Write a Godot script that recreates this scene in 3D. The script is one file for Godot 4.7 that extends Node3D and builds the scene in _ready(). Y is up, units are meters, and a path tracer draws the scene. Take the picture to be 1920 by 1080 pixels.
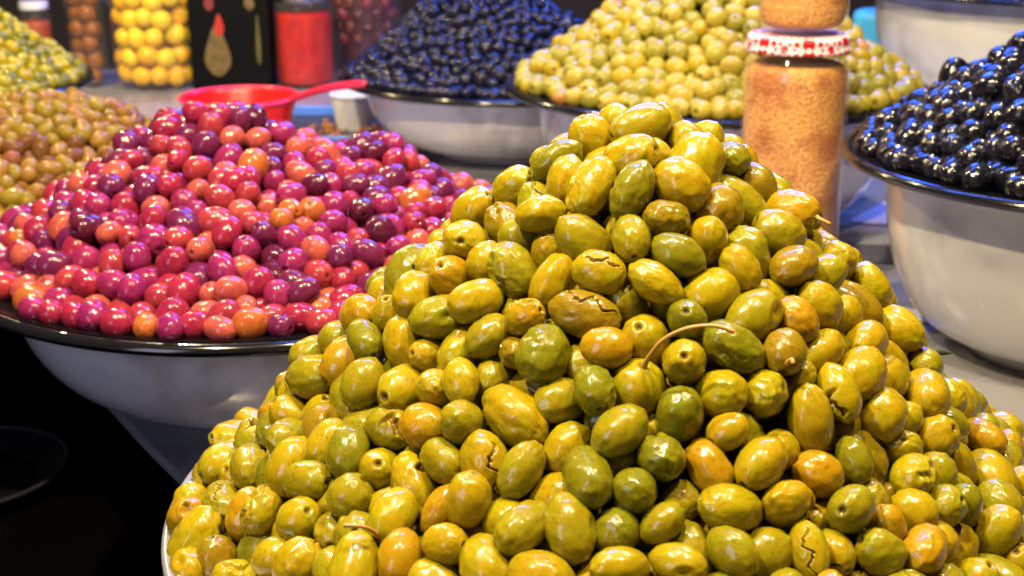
extends Node3D
# A market stall: enamel bowls heaped with olives, jars behind. Table top at y = 0, camera above the near side, looking along -z.

const EYE := Vector3(0.0, 0.36, 0.0)
const PITCH := 18.0
const FOCAL := 2500.0          # focal length in units of a 1920 wide picture
var view := Basis()
var rng := RandomNumberGenerator.new()
var noise := FastNoiseLite.new()
var used := {}
var mats := {}
var tex := {}
var heaps: Array = []
var surface_depth := PackedFloat32Array()   # how far the heaps are, in the coarse picture of look()

# ------------------------------------------------------------------ helpers
func at(x: float, y: float, depth: float) -> Vector3:
	return EYE + view * Vector3((x - 960.0) / FOCAL * depth, (540.0 - y) / FOCAL * depth, -depth)

func at_height(x: float, y: float, h: float) -> Vector3:
	var d: Vector3 = at(x, y, 1.0) - EYE
	return EYE + d * ((h - EYE.y) / d.y)

func numbered(called: String) -> String:
	var n: int = used.get(called, -1) + 1
	used[called] = n
	return called if n == 0 else "%s_%03d" % [called, n]

func tag(o: Node, label: String, category: String, group := "", kind := "") -> Node:
	if label: o.set_meta("label", label)
	if category: o.set_meta("category", category)
	if group: o.set_meta("group", group)
	if kind: o.set_meta("kind", kind)
	return o

func thing(called: String, label: String, category: String, where: Vector3, group := "") -> Node3D:
	var o := Node3D.new()
	o.name = numbered(called)
	o.position = where
	add_child(o)
	tag(o, label, category, group)
	return o

func mesh_node(called: String, m: Mesh, mat: Material, parent: Node = null) -> MeshInstance3D:
	var o := MeshInstance3D.new()
	o.mesh = m
	o.material_override = mat
	o.name = numbered(called) if parent == null else called
	if parent == null:
		add_child(o)
	else:
		parent.add_child(o, true)
	return o

func structure(called: String, m: Mesh, mat: Material) -> MeshInstance3D:
	var o := mesh_node(called, m, mat)
	o.set_meta("kind", "structure")
	return o

func srgb(r: float, g: float, b: float, a := 1.0) -> Color:
	var c := Color(r, g, b).linear_to_srgb()
	c.a = a
	return c

func material(key: String, lin: Color, rough := 0.5, metal := 0.0) -> StandardMaterial3D:
	var m := StandardMaterial3D.new()
	m.resource_name = key
	m.albedo_color = lin.linear_to_srgb()
	m.roughness = rough
	m.metallic = metal
	mats[key] = m
	return m

func noise_texture(key: String, freq: float, colours: PackedColorArray, stops: PackedFloat32Array, size := 256, kind := FastNoiseLite.TYPE_SIMPLEX_SMOOTH, as_normal := false, bump := 4.0) -> NoiseTexture2D:
	var f := FastNoiseLite.new()
	f.seed = hash(key) % 10000
	f.noise_type = kind
	f.frequency = freq
	f.fractal_octaves = 4
	var t := NoiseTexture2D.new()
	t.width = size
	t.height = size
	t.seamless = true
	t.noise = f
	if as_normal:
		t.as_normal_map = true
		t.bump_strength = bump
	else:
		var g := Gradient.new()
		g.colors = colours
		g.offsets = stops
		t.color_ramp = g
	tex[key] = t
	return t

# a grid of points (rows x cols) as a mesh; normals are worked out here and the side is chosen so that they point outwards
func grid(p: PackedVector3Array, rows: int, cols: int, wrap: bool, colours := PackedColorArray(), uvs := PackedVector2Array(), outwards := true) -> ArrayMesh:
	var across := cols if wrap else cols - 1
	var tri := PackedInt32Array()
	var nrm := PackedVector3Array()
	nrm.resize(p.size())
	var mid := Vector3.ZERO
	for v in p: mid += v
	mid /= p.size()
	var vol := 0.0
	for i in rows - 1:
		for j in across:
			var k := (j + 1) % cols
			var a := i * cols + j
			var b := i * cols + k
			var c := a + cols
			var d := b + cols
			var n1 := (p[b] - p[a]).cross(p[c] - p[a])
			var n2 := (p[d] - p[b]).cross(p[c] - p[b])
			vol += n1.dot(p[a] - mid) + n2.dot(p[b] - mid)
			nrm[a] += n1
			nrm[b] += n1 + n2
			nrm[c] += n1 + n2
			nrm[d] += n2
			tri.append_array([a, b, c, b, d, c])
	var flip := (vol > 0.0) != outwards
	if wrap:
		for i in rows:            # a row drawn together to a point shares one normal
			if p[i * cols].distance_squared_to(p[i * cols + cols / 2]) < 1e-10:
				var s := Vector3.ZERO
				for j in cols: s += nrm[i * cols + j]
				for j in cols: nrm[i * cols + j] = s
	for i in nrm.size():
		nrm[i] = nrm[i].normalized() * (-1.0 if flip else 1.0)
	if not flip:
		for i in range(0, tri.size(), 3):
			var t := tri[i + 1]
			tri[i + 1] = tri[i + 2]
			tri[i + 2] = t
	var arr := []
	arr.resize(Mesh.ARRAY_MAX)
	arr[Mesh.ARRAY_VERTEX] = p
	arr[Mesh.ARRAY_NORMAL] = nrm
	arr[Mesh.ARRAY_INDEX] = tri
	if colours.size(): arr[Mesh.ARRAY_COLOR] = colours
	if uvs.size(): arr[Mesh.ARRAY_TEX_UV] = uvs
	var m := ArrayMesh.new()
	m.add_surface_from_arrays(Mesh.PRIMITIVE_TRIANGLES, arr)
	return m

# a profile of (radius, height) turned round y; corners are softened by the profile itself
func lathe(prof: PackedVector2Array, cols := 64, wobble := 0.0, outwards := true) -> ArrayMesh:
	var p := PackedVector3Array()
	var uv := PackedVector2Array()
	var n := prof.size()
	var len := 0.0
	for i in n:
		if i: len += prof[i].distance_to(prof[i - 1])
		for j in cols + 1:
			var a := TAU * j / cols
			var w := 1.0 + wobble * (sin(a * 3.0 + 1.0) + 0.6 * sin(a * 5.0 + prof[i].y * 40.0))
			p.append(Vector3(prof[i].x * cos(a) * w, prof[i].y, prof[i].x * sin(a) * w))
			uv.append(Vector2(float(j) / cols, len))
	# the seam column is doubled for the texture, so its normals are averaged afterwards by hand
	var m := grid(p, n, cols + 1, false, PackedColorArray(), uv, outwards)
	var arr := m.surface_get_arrays(0)
	var nr: PackedVector3Array = arr[Mesh.ARRAY_NORMAL]
	for i in n:
		var s := (nr[i * (cols + 1)] + nr[i * (cols + 1) + cols]).normalized()
		if prof[i].x < 1e-5:
			s = Vector3.ZERO
			for j in cols + 1: s += nr[i * (cols + 1) + j]
			s = s.normalized()
			for j in cols + 1: nr[i * (cols + 1) + j] = s
		nr[i * (cols + 1)] = s
		nr[i * (cols + 1) + cols] = s
	arr[Mesh.ARRAY_NORMAL] = nr
	var out := ArrayMesh.new()
	out.add_surface_from_arrays(Mesh.PRIMITIVE_TRIANGLES, arr)
	return out

# points along a path with rounded corners, radius q
func rounded(pts: PackedVector2Array, q: float, steps := 5) -> PackedVector2Array:
	var out := PackedVector2Array()
	for i in pts.size():
		if i == 0 or i == pts.size() - 1:
			out.append(pts[i])
			continue
		var a := pts[i] + (pts[i - 1] - pts[i]).limit_length(minf(q, pts[i].distance_to(pts[i - 1]) * 0.45))
		var b := pts[i] + (pts[i + 1] - pts[i]).limit_length(minf(q, pts[i].distance_to(pts[i + 1]) * 0.45))
		for k in steps + 1:
			var t := float(k) / steps
			out.append(a.lerp(pts[i], t).lerp(pts[i].lerp(b, t), t))
	return out

func ring_profile(r: float, y: float, tube: float, squash := 1.0, n := 14) -> PackedVector2Array:
	var out := PackedVector2Array()
	for i in n + 1:
		var a := TAU * i / n
		out.append(Vector2(r + tube * cos(a), y + tube * squash * sin(a)))
	return out

# a tube along a path whose radius runs through a list
func tube(path: PackedVector3Array, radii: PackedFloat32Array, cols := 10) -> ArrayMesh:
	var p := PackedVector3Array()
	var n := path.size()
	var up := Vector3(0.13, 0.97, 0.21).normalized()
	for i in n:
		var d := (path[mini(i + 1, n - 1)] - path[maxi(i - 1, 0)]).normalized()
		var s := d.cross(up).normalized()
		var t := s.cross(d)
		if i == 0:
			for j in cols: p.append(path[i])
		for j in cols:
			var a := TAU * j / cols
			p.append(path[i] + (s * cos(a) + t * sin(a)) * radii[i])
		if i == n - 1:
			for j in cols: p.append(path[i])
	return grid(p, n + 2, cols, true)

# a flat outline given thickness; the outline lies in x,z (or x,y when standing)
func prism(outline: PackedVector2Array, low: float, high: float, chamfer := 0.0015) -> ArrayMesh:
	var st := SurfaceTool.new()
	st.begin(Mesh.PRIMITIVE_TRIANGLES)
	st.set_smooth_group(-1)
	var poly := outline
	if Geometry2D.is_polygon_clockwise(poly):
		poly.reverse()
	var inner: PackedVector2Array = Geometry2D.offset_polygon(poly, -chamfer, Geometry2D.JOIN_MITER)[0] if chamfer > 0.0 else poly
	if inner.size() != poly.size():
		inner = poly
	var idx := Geometry2D.triangulate_polygon(inner)
	for i in range(0, idx.size(), 3):
		var a := inner[idx[i]]
		var b := inner[idx[i + 1]]
		var c := inner[idx[i + 2]]
		var ccw := (b - a).cross(c - a) > 0.0
		face(st, Vector3(a.x, high, a.y), Vector3(b.x, high, b.y), Vector3(c.x, high, c.y), Vector3.UP)
		face(st, Vector3(a.x, low, a.y), Vector3(b.x, low, b.y), Vector3(c.x, low, c.y), Vector3.DOWN)
	var n := poly.size()
	var start := 0
	if inner != poly:            # match the inner outline's first corner to the outer one's
		var best := 1e9
		for i in n:
			if inner[i].distance_to(poly[0]) < best:
				best = inner[i].distance_to(poly[0])
				start = i
	for i in n:
		var k := (i + 1) % n
		var o := Vector3((poly[k] - poly[i]).y, 0.0, -(poly[k] - poly[i]).x)
		var rings := [[inner[(i + start) % n], inner[(k + start) % n], high], [poly[i], poly[k], high - chamfer], [poly[i], poly[k], low + chamfer], [inner[(i + start) % n], inner[(k + start) % n], low]]
		for q in 3:
			var u: Array = rings[q]
			var v: Array = rings[q + 1]
			var a := Vector3(u[0].x, u[2], u[0].y)
			var b := Vector3(u[1].x, u[2], u[1].y)
			var c := Vector3(v[0].x, v[2], v[0].y)
			var d := Vector3(v[1].x, v[2], v[1].y)
			face(st, a, b, c, o)
			face(st, b, d, c, o)
	st.generate_normals()
	return st.commit()

func face(st: SurfaceTool, a: Vector3, b: Vector3, c: Vector3, out: Vector3) -> void:
	var n := (b - a).cross(c - a)
	if n.length_squared() < 1e-18: return
	st.add_vertex(a)
	if n.dot(out) > 0.0:
		st.add_vertex(c)
		st.add_vertex(b)
	else:
		st.add_vertex(b)
		st.add_vertex(c)

func block(size: Vector3, chamfer := 0.002) -> ArrayMesh:
	var h := size * 0.5
	return prism(PackedVector2Array([Vector2(-h.x, -h.z), Vector2(h.x, -h.z), Vector2(h.x, h.z), Vector2(-h.x, h.z)]), 0.0, size.y, chamfer)

# ------------------------------------------------------------------ olives
# one olive as a unit ball with its long axis along y: stem hollow, tip, dents, creases, splits and its own blotches
func olive_mesh(seed_: int, form: String, rows: int, cols: int, green: Color, warm: Color, flesh: Color, hollow := 1.0) -> ArrayMesh:
	var r := RandomNumberGenerator.new()
	r.seed = seed_
	var f := FastNoiseLite.new()
	f.seed = seed_
	f.frequency = 0.9
	f.fractal_octaves = 2
	var fine := FastNoiseLite.new()
	fine.seed = seed_ + 7
	fine.frequency = 2.6
	fine.fractal_octaves = 3
	var egg := r.randf_range(-0.09, 0.09)
	var power := r.randf_range(1.9, 2.35)
	var dents: Array = []
	var n_dents := r.randi_range(0, 1)
	if form == "dimpled": n_dents = 1
	if form == "wrinkled": n_dents = 4
	for i in n_dents:
		var big := form == "dimpled" and i == 0
		var d := Vector3(r.randfn(), r.randfn() * 0.6, r.randfn()).normalized()
		dents.append([d, r.randf_range(0.42, 0.6) if big else r.randf_range(0.3, 0.6), r.randf_range(0.16, 0.26) if big else r.randf_range(0.02, 0.06), big])
	var crease := form == "creased"
	var split := form == "split"
	var torn := form == "torn"
	var turn := r.randf_range(0.0, TAU)
	var rough := r.randf_range(0.03, 0.08)
	if rows < 26: rough *= 0.6
	var flat := r.randf_range(0.86, 1.0) if rows > 26 else 1.0
	var wide := r.randf_range(0.035, 0.06)
	var reach := r.randf_range(0.55, 0.95)
	var blotch := r.randf_range(0.3, 0.75)
	var p := PackedVector3Array()
	var col := PackedColorArray()
	for i in rows:
		var th := PI * i / (rows - 1)
		for j in cols:
			var ph := TAU * j / cols
			var d := Vector3(sin(th) * cos(ph), cos(th), sin(th) * sin(ph))
			# a slightly squarer or pointier outline than an ellipse
			var k := pow(pow(absf(d.y), power) + pow(sqrt(d.x * d.x + d.z * d.z), power), -1.0 / power)
			var rad := k * (1.0 + egg * d.y + rough * f.get_noise_3dv(d * 1.4) + 0.008 * fine.get_noise_3dv(d * 1.6))
			var shade := Color(1, 1, 1)
			var b := clampf(0.5 + 0.9 * f.get_noise_3dv(d * 1.1 + Vector3(9, 3, 1)) + (blotch - 0.5), 0.0, 1.0)
			shade = green.lerp(warm, b)
			var s := fine.get_noise_3dv(d * 2.2 + Vector3(4, 4, 4))
			shade = shade * (1.0 + 0.22 * s)
			var spot := fine.get_noise_3dv(d * 3.7 + Vector3(31, 14, 4))
			if spot > 0.42: shade = shade.lerp(flesh * 0.8, clampf((spot - 0.42) * 5.0, 0.0, 0.6))
			for e in dents:
				var c: Vector3 = e[0]
				var ang := acos(clampf(c.dot(d), -1.0, 1.0))
				var q: float = ang / (e[1] as float)
				if q < 1.0:
					var g := 0.5 + 0.5 * cos(PI * q)
					rad -= (e[2] as float) * g * g
					if e[3]: rad += 0.03 * exp(-pow((q - 0.85) * 6.0, 2.0))
			# stem hollow at the top, small tip below
			var polar := acos(clampf(d.y, -1.0, 1.0))
			if hollow > 0.0:
				var g := exp(-pow(polar / (0.13 * (0.65 + 0.35 * hollow)), 2.0))
				rad -= 0.16 * hollow * g
				rad += 0.02 * exp(-pow((polar - 0.26) / 0.09, 2.0))
				shade = shade.lerp(flesh * 0.35, clampf(g * 1.3, 0.0, 0.9))
			var tip := exp(-pow((PI - polar) / 0.16, 2.0))
			rad += 0.05 * tip
			if crease or split or torn:
				# distance from a wandering line that runs along the olive
				var lo := angle_difference(turn + 0.5 * f.get_noise_1d(d.y * 1.3) + 0.2 * f.get_noise_1d(d.y * 3.1 + 7.0), ph) * sin(th)
				var ends := clampf((reach - absf(d.y - 0.1)) * 4.0, 0.0, 1.0)
				if crease:
					var g := exp(-pow(lo / 0.16, 2.0)) * ends
					rad -= 0.13 * g
					rad += 0.05 * exp(-pow((absf(lo) - 0.3) / 0.14, 2.0)) * ends
				elif split:
					var w := wide * ends
					if w > 0.001:
						var g := exp(-pow(lo / w, 4.0))
						rad -= 0.22 * g
						rad += 0.02 * exp(-pow((absf(lo) - w * 1.8) / 0.06, 2.0)) * ends
						shade = shade.lerp(flesh, clampf(g * 1.2, 0.0, 1.0))
				else:
					var w := 0.34 * ends * (0.75 + 0.6 * f.get_noise_1d(d.y * 3.0))
					if w > 0.001 and d.y > -0.2:
						var g := exp(-pow(lo / w, 6.0)) * clampf((d.y + 0.2) * 4.0, 0.0, 1.0)
						rad -= 0.34 * g
						shade = shade.lerp(flesh * 1.3, clampf(g, 0.0, 0.85))
			p.append(d * rad * Vector3(1.0, 1.0, flat))
			col.append(Color(shade.r, shade.g, shade.b, 1.0))
	return grid(p, rows, cols, true, col)

# olives settle under the surface of a heap: each is two balls on a rod, pushed apart until nothing is pressed into anything else
func pack(o: Dictionary) -> Dictionary:
	var r := RandomNumberGenerator.new()
	r.seed = o.seed
	var f := FastNoiseLite.new()
	f.seed = o.seed
	f.frequency = 1.0
	f.fractal_octaves = 2
	var R: float = o.R
	var H: float = o.h
	var prof: Array = o.prof
	var shift: Vector2 = o.get("shift", Vector2.ZERO)
	var N := 121
	var ext := R * 1.12
	var cell := 2.0 * ext / (N - 1)
	var G := PackedFloat32Array()
	G.resize(N * N)
	for a in N:
		for b in N:
			var x := -ext + a * cell
			var z := -ext + b * cell
			var rr := sqrt(x * x + z * z) / R
			var k := clampf(1.0 - rr, 0.0, 1.0)
			var q := sqrt(pow(x - shift.x * R * k, 2.0) + pow(z - shift.y * R * k, 2.0)) / R
			var h := 0.0
			if q < 1.0:
				var t := q * (prof.size() - 1)
				var n := int(t)
				h = H * (1.0 - lerpf(prof[n], prof[mini(n + 1, prof.size() - 1)], t - n))
			else:
				h = -(q - 1.0) * R * 2.0
			for e in o.get("bumps", []):
				h += e[2] * H * exp(-(pow(x / R - e[0], 2.0) + pow(z / R - e[1], 2.0)) / (e[3] * e[3]))
			h += o.rm * 0.85 * f.get_noise_2d(x / o.rm * 0.28, z / o.rm * 0.28) + o.rm * 1.1
			G[a * N + b] = h
	var GX := PackedFloat32Array()
	var GZ := PackedFloat32Array()
	GX.resize(N * N)
	GZ.resize(N * N)
	var area := 0.0
	for a in N:
		for b in N:
			var gx := (G[mini(a + 1, N - 1) * N + b] - G[maxi(a - 1, 0) * N + b]) / (2.0 * cell)
			var gz := (G[a * N + mini(b + 1, N - 1)] - G[a * N + maxi(b - 1, 0)]) / (2.0 * cell)
			GX[a * N + b] = gx
			GZ[a * N + b] = gz
			if pow(-ext + a * cell, 2.0) + pow(-ext + b * cell, 2.0) < R * R:
				area += cell * cell * sqrt(1.0 + gx * gx + gz * gz)
	var rm: float = o.rm
	var el: float = o.el
	var dmax: float = rm * o.depth
	var vol := 4.0 / 3.0 * PI * rm * rm * rm * (1.0 + el) * 1.02
	var n := int(area * (dmax + rm) * o.phi / vol)
	var P := PackedVector3Array()
	var rad := PackedFloat32Array()
	var off := PackedFloat32Array()
	var rod := PackedFloat32Array()
	var made := 0
	while made < n:
		var x := r.randf_range(-R, R)
		var z := r.randf_range(-R, R)
		if x * x + z * z > R * R: continue
		var k := clampi(int(round((x + ext) / cell)), 0, N - 1) * N + clampi(int(round((z + ext) / cell)), 0, N - 1)
		var steep := sqrt(1.0 + GX[k] * GX[k] + GZ[k] * GZ[k])
		if r.randf() * 2.0 > steep: continue
		var rr := rm * clampf(1.0 + o.vary * r.randfn(), 0.72, 1.28)
		var e := rr * clampf(el * (1.0 + 0.45 * r.randfn()), 0.05, el * 1.8)
		var ax := Vector3(r.randfn(), r.randfn(), r.randfn()).normalized()
		var c := Vector3(x, G[k] - (rr + r.randf() * (dmax - rr)) * steep, z)
		P.append(c - ax * e)
		P.append(c + ax * e)
		rad.append(rr)
		rod.append(e * 2.0)
		off.append(rm * 0.75 * pow(r.randf(), 1.6))
		made += 1
	var np := P.size()
	var low: float = o.get("low", 0.0) * rm
	var hc := rm * 2.5
	var side := int(2.0 * ext / hc) + 2
	var tall := int((H * 1.5 + 6.0 * rm) / hc) + 3
	var pa := PackedInt32Array()
	var pb := PackedInt32Array()
	var iters: int = o.iters
	for it in iters:
		if it % 7 == 0:
			pa.clear()
			pb.clear()
			var head := PackedInt32Array()
			head.resize(side * side * tall)
			head.fill(-1)
			var nxt := PackedInt32Array()
			nxt.resize(np)
			var cx := PackedInt32Array()
			cx.resize(np)
			for i in np:
				var v := P[i]
				var a := clampi(int((v.x + ext) / hc), 0, side - 1)
				var b := clampi(int((v.z + ext) / hc), 0, side - 1)
				var c := clampi(int((v.y + 3.0 * rm) / hc), 0, tall - 1)
				var key := (a * side + b) * tall + c
				cx[i] = key
				nxt[i] = head[key]
				head[key] = i
			var lim := pow(rm * 2.75, 2.0)
			for i in np:
				var v := P[i]
				var key := cx[i]
				var c := key % tall
				var b := (key / tall) % side
				var a := key / (tall * side)
				for da in range(maxi(a - 1, 0), mini(a + 2, side)):
					for db in range(maxi(b - 1, 0), mini(b + 2, side)):
						for dc in range(maxi(c - 1, 0), mini(c + 2, tall)):
							var j := head[(da * side + db) * tall + dc]
							while j >= 0:
								if j > i and (j >> 1) != (i >> 1) and v.distance_squared_to(P[j]) < lim:
									pa.append(i)
									pb.append(j)
								j = nxt[j]
		for k in pa.size():
			var i := pa[k]
			var j := pb[k]
			var d := P[j] - P[i]
			var s := rad[i >> 1] + rad[j >> 1]
			var l2 := d.length_squared()
			if l2 < s * s and l2 > 1e-12:
				var l := sqrt(l2)
				var push := d * ((s - l) / l * 0.42)
				P[i] -= push
				P[j] += push
		for b in n:
			var i := b * 2
			var d := P[i + 1] - P[i]
			var l := d.length()
			if l > 1e-9:
				var fix := d * ((l - rod[b]) / l * 0.5)
				P[i] += fix
				P[i + 1] -= fix
			for k in 2:
				var v := P[i + k]
				var a := clampi(int(round((v.x + ext) / cell)), 0, N - 1)
				var c := clampi(int(round((v.z + ext) / cell)), 0, N - 1)
				var g := a * N + c
				var gx := GX[g]
				var gz := GZ[g]
				var inv := 1.0 / sqrt(1.0 + gx * gx + gz * gz)
				var h := G[g] + gx * (v.x + ext - a * cell) + gz * (v.z + ext - c * cell)
				var dist := (h - v.y) * inv
				var want := rad[b] + off[b]
				if dist < want:
					v -= Vector3(-gx, 1.0, -gz) * (inv * (want - dist))
				elif dist > dmax:
					v += Vector3(-gx, 1.0, -gz) * (inv * (dist - dmax) * 0.4)
				var q := sqrt(v.x * v.x + v.z * v.z)
				var edge := R - rad[b] * 0.9
				if q > edge:
					v.x *= edge / q
					v.z *= edge / q
				if v.y < low + rad[b]: v.y = low + rad[b]
				P[i + k] = v
	var pos := PackedVector3Array()
	var axis := PackedVector3Array()
	for b in n:
		pos.append((P[b * 2] + P[b * 2 + 1]) * 0.5)
		var d := P[b * 2 + 1] - P[b * 2]
		axis.append(d.normalized() if d.length() > 1e-6 else Vector3.UP)
	return {"n": n, "pos": pos, "axis": axis, "rad": rad, "rod": rod}

# a heap of olives: settled, given shapes and tones; which become things is decided once all heaps stand
func heap(o: Dictionary) -> void:
	var s := pack(o)
	var centre: Vector3 = o.centre
	var r := RandomNumberGenerator.new()
	r.seed = o.seed + 99
	var shapes: Array = o.shapes
	var tones: Array = o.tones
	var total := 0.0
	for t in tones: total += t[2]
	var total_shape := 0.0
	for t in shapes: total_shape += t[2]
	var list: Array = []
	for i in s.n:
		var pick := r.randf() * total
		var tone := 0
		while tone < tones.size() - 1 and pick > tones[tone][2]:
			pick -= tones[tone][2]
			tone += 1
		pick = r.randf() * total_shape
		var shape := 0
		while shape < shapes.size() - 1 and pick > shapes[shape][2]:
			pick -= shapes[shape][2]
			shape += 1
		var y: Vector3 = s.axis[i]
		if r.randf() < 0.5: y = -y
		var x := y.cross(Vector3(r.randfn(), r.randfn(), r.randfn())).normalized()
		var z := x.cross(y)
		var rr: float = s.rad[i]
		var long: float = rr + s.rod[i] * 0.5
		var w := r.randf_range(0.96, 1.06)
		var b := Basis(x * rr * w, y * long, z * rr * (2.02 - w))
		list.append({"t": Transform3D(b, centre + s.pos[i]), "r": rr, "long": long, "tone": tone, "shape": shape, "seen": 0, "p": s.pos[i]})
	o.list = list
	heaps.append(o)

# counts, in a coarse picture, how much of every olive shows past the others and the jars
func look(hidden: Array) -> void:
	var W := 640
	var Hh := 360
	var sc := W / 1920.0
	var depth := PackedFloat32Array()
	depth.resize(W * Hh)
	depth.fill(100.0)
	var id := PackedInt32Array()
	id.resize(W * Hh)
	id.fill(-1)
	for e in hidden:             # left, top, right, bottom in the picture, and how far
		for y in range(maxi(int(e[1] * sc), 0), mini(int(e[3] * sc), Hh)):
			for x in range(maxi(int(e[0] * sc), 0), mini(int(e[2] * sc), W)):
				depth[y * W + x] = minf(depth[y * W + x], e[4])
	var inv := view.inverse()
	var all: Array = []
	for h in heaps:
		for e in h.list:
			var v: Vector3 = inv * ((e.t as Transform3D).origin - EYE)
			var d := -v.z
			var k := all.size()
			all.append(e)
			if d < 0.1: continue
			var px := (960.0 + v.x / d * FOCAL) * sc
			var py := (540.0 - v.y / d * FOCAL) * sc
			var pr: float = sqrt((e.r as float) * (e.long as float)) / d * FOCAL * sc
			e.px = Vector2(px, py) / sc
			e.depth = d
			for y in range(maxi(int(py - pr), 0), mini(int(py + pr) + 1, Hh)):
				for x in range(maxi(int(px - pr), 0), mini(int(px + pr) + 1, W)):
					var q := ((x + 0.5 - px) * (x + 0.5 - px) + (y + 0.5 - py) * (y + 0.5 - py)) / (pr * pr)
					if q < 1.0:
						var z: float = d - (e.r as float) * sqrt(1.0 - q)
						if z < depth[y * W + x]:
							depth[y * W + x] = z
							id[y * W + x] = k
	for k in id:
		if k >= 0: all[k].seen += 1
	surface_depth = depth

func where_on_heap(h: Dictionary, p: Vector3) -> String:
	var up: float = clampf(p.y / h.h, 0.0, 1.0)
	var rr := Vector2(p.x, p.z).length() / (h.R as float)
	var ang := rad_to_deg(atan2(p.x, p.z))        # 0 towards the camera, positive to its right
	var hand := "right" if ang > 0 else "left"
	if rr < 0.13: return "crowning the peak"
	var side := "at the back"
	if absf(ang) < 14.0: side = "front centre"
	elif absf(ang) < 36.0: side = hand + " of centre"
	elif absf(ang) < 62.0: side = hand + " front"
	elif absf(ang) < 85.0: side = "outer " + hand
	elif absf(ang) < 115.0: side = hand + " flank"
	var level := "on the rim"
	for e in [[0.85, "beneath the peak"], [0.74, "very high"], [0.63, "high"], [0.54, "above midway"], [0.45, "midway"], [0.36, "below midway"], [0.27, "lowish"], [0.18, "low"], [0.09, "above the rim"]]:
		if up > e[0]:
			level = e[1]
			break
	return level + " " + side

func lie(e: Dictionary) -> String:
	if e.long / e.r < 1.13: return "round "
	var a: Vector3 = (view.inverse() * (e.t as Transform3D).basis.y).normalized()
	if absf(a.z) > 0.78: return "end-on "
	var lean := rad_to_deg(atan2(absf(a.y), absf(a.x)))
	if lean > 62.0: return "upright "
	if lean < 28.0: return "level "
	return "tilted "

func build_heaps() -> void:
	for h in heaps:
		var order: Array = h.list.duplicate()
		order.sort_custom(func(a, b): return a.seen > b.seen)
		var limit: int = h.get("limit", 300)
		var rest: Array = []
		var n := 0
		for e in order:
			if n < limit and e.seen >= h.get("least", 3):
				var o := MeshInstance3D.new()
				o.mesh = h.shapes[e.shape][1]
				o.material_override = h.tones[e.tone][1]
				o.transform = e.t
				o.name = numbered(h.called)
				add_child(o)
				tag(o, "%s %s%s%s %s in the %s" % [h.tones[e.tone][0], h.shapes[e.shape][0], lie(e), h.noun, where_on_heap(h, e.p), h.heap_name], h.category, h.group)
				e.node = o
				n += 1
			else:
				rest.append(e)
		var same := {}
		for e in order:
			if e.has("node"): same.get_or_add((e.node as Node).get_meta("label"), []).append(e)
		for l in same:
			var twins: Array = same[l]
			if twins.size() < 2 or twins.size() > 5: continue
			twins.sort_custom(func(a, b): return a.px.y < b.px.y)
			var words: Array = [["upper", "lower"], ["upper", "middle", "lower"], ["topmost", "second", "third", "lowest"], ["topmost", "second", "middle", "fourth", "lowest"]][twins.size() - 2]
			for k in twins.size(): (twins[k].node as Node).set_meta("label", words[k] + " " + l)
		var mm := MultiMesh.new()
		mm.transform_format = MultiMesh.TRANSFORM_3D
		mm.use_colors = true
		mm.mesh = h.shapes[0][1]
		mm.instance_count = rest.size()
		for i in rest.size():
			mm.set_instance_transform(i, rest[i].t)
			var c: Color = (h.tones[rest[i].tone][1] as StandardMaterial3D).albedo_color.srgb_to_linear()
			mm.set_instance_color(i, c)
		var mi := MultiMeshInstance3D.new()
		mi.multimesh = mm
		var m: StandardMaterial3D = (h.tones[0][1] as StandardMaterial3D).duplicate()
		m.albedo_color = Color(1, 1, 1)
		mi.material_override = m
		mi.name = numbered(h.rest_name)
		add_child(mi)
		tag(mi, h.rest_label, "olives", "", "stuff")

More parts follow.
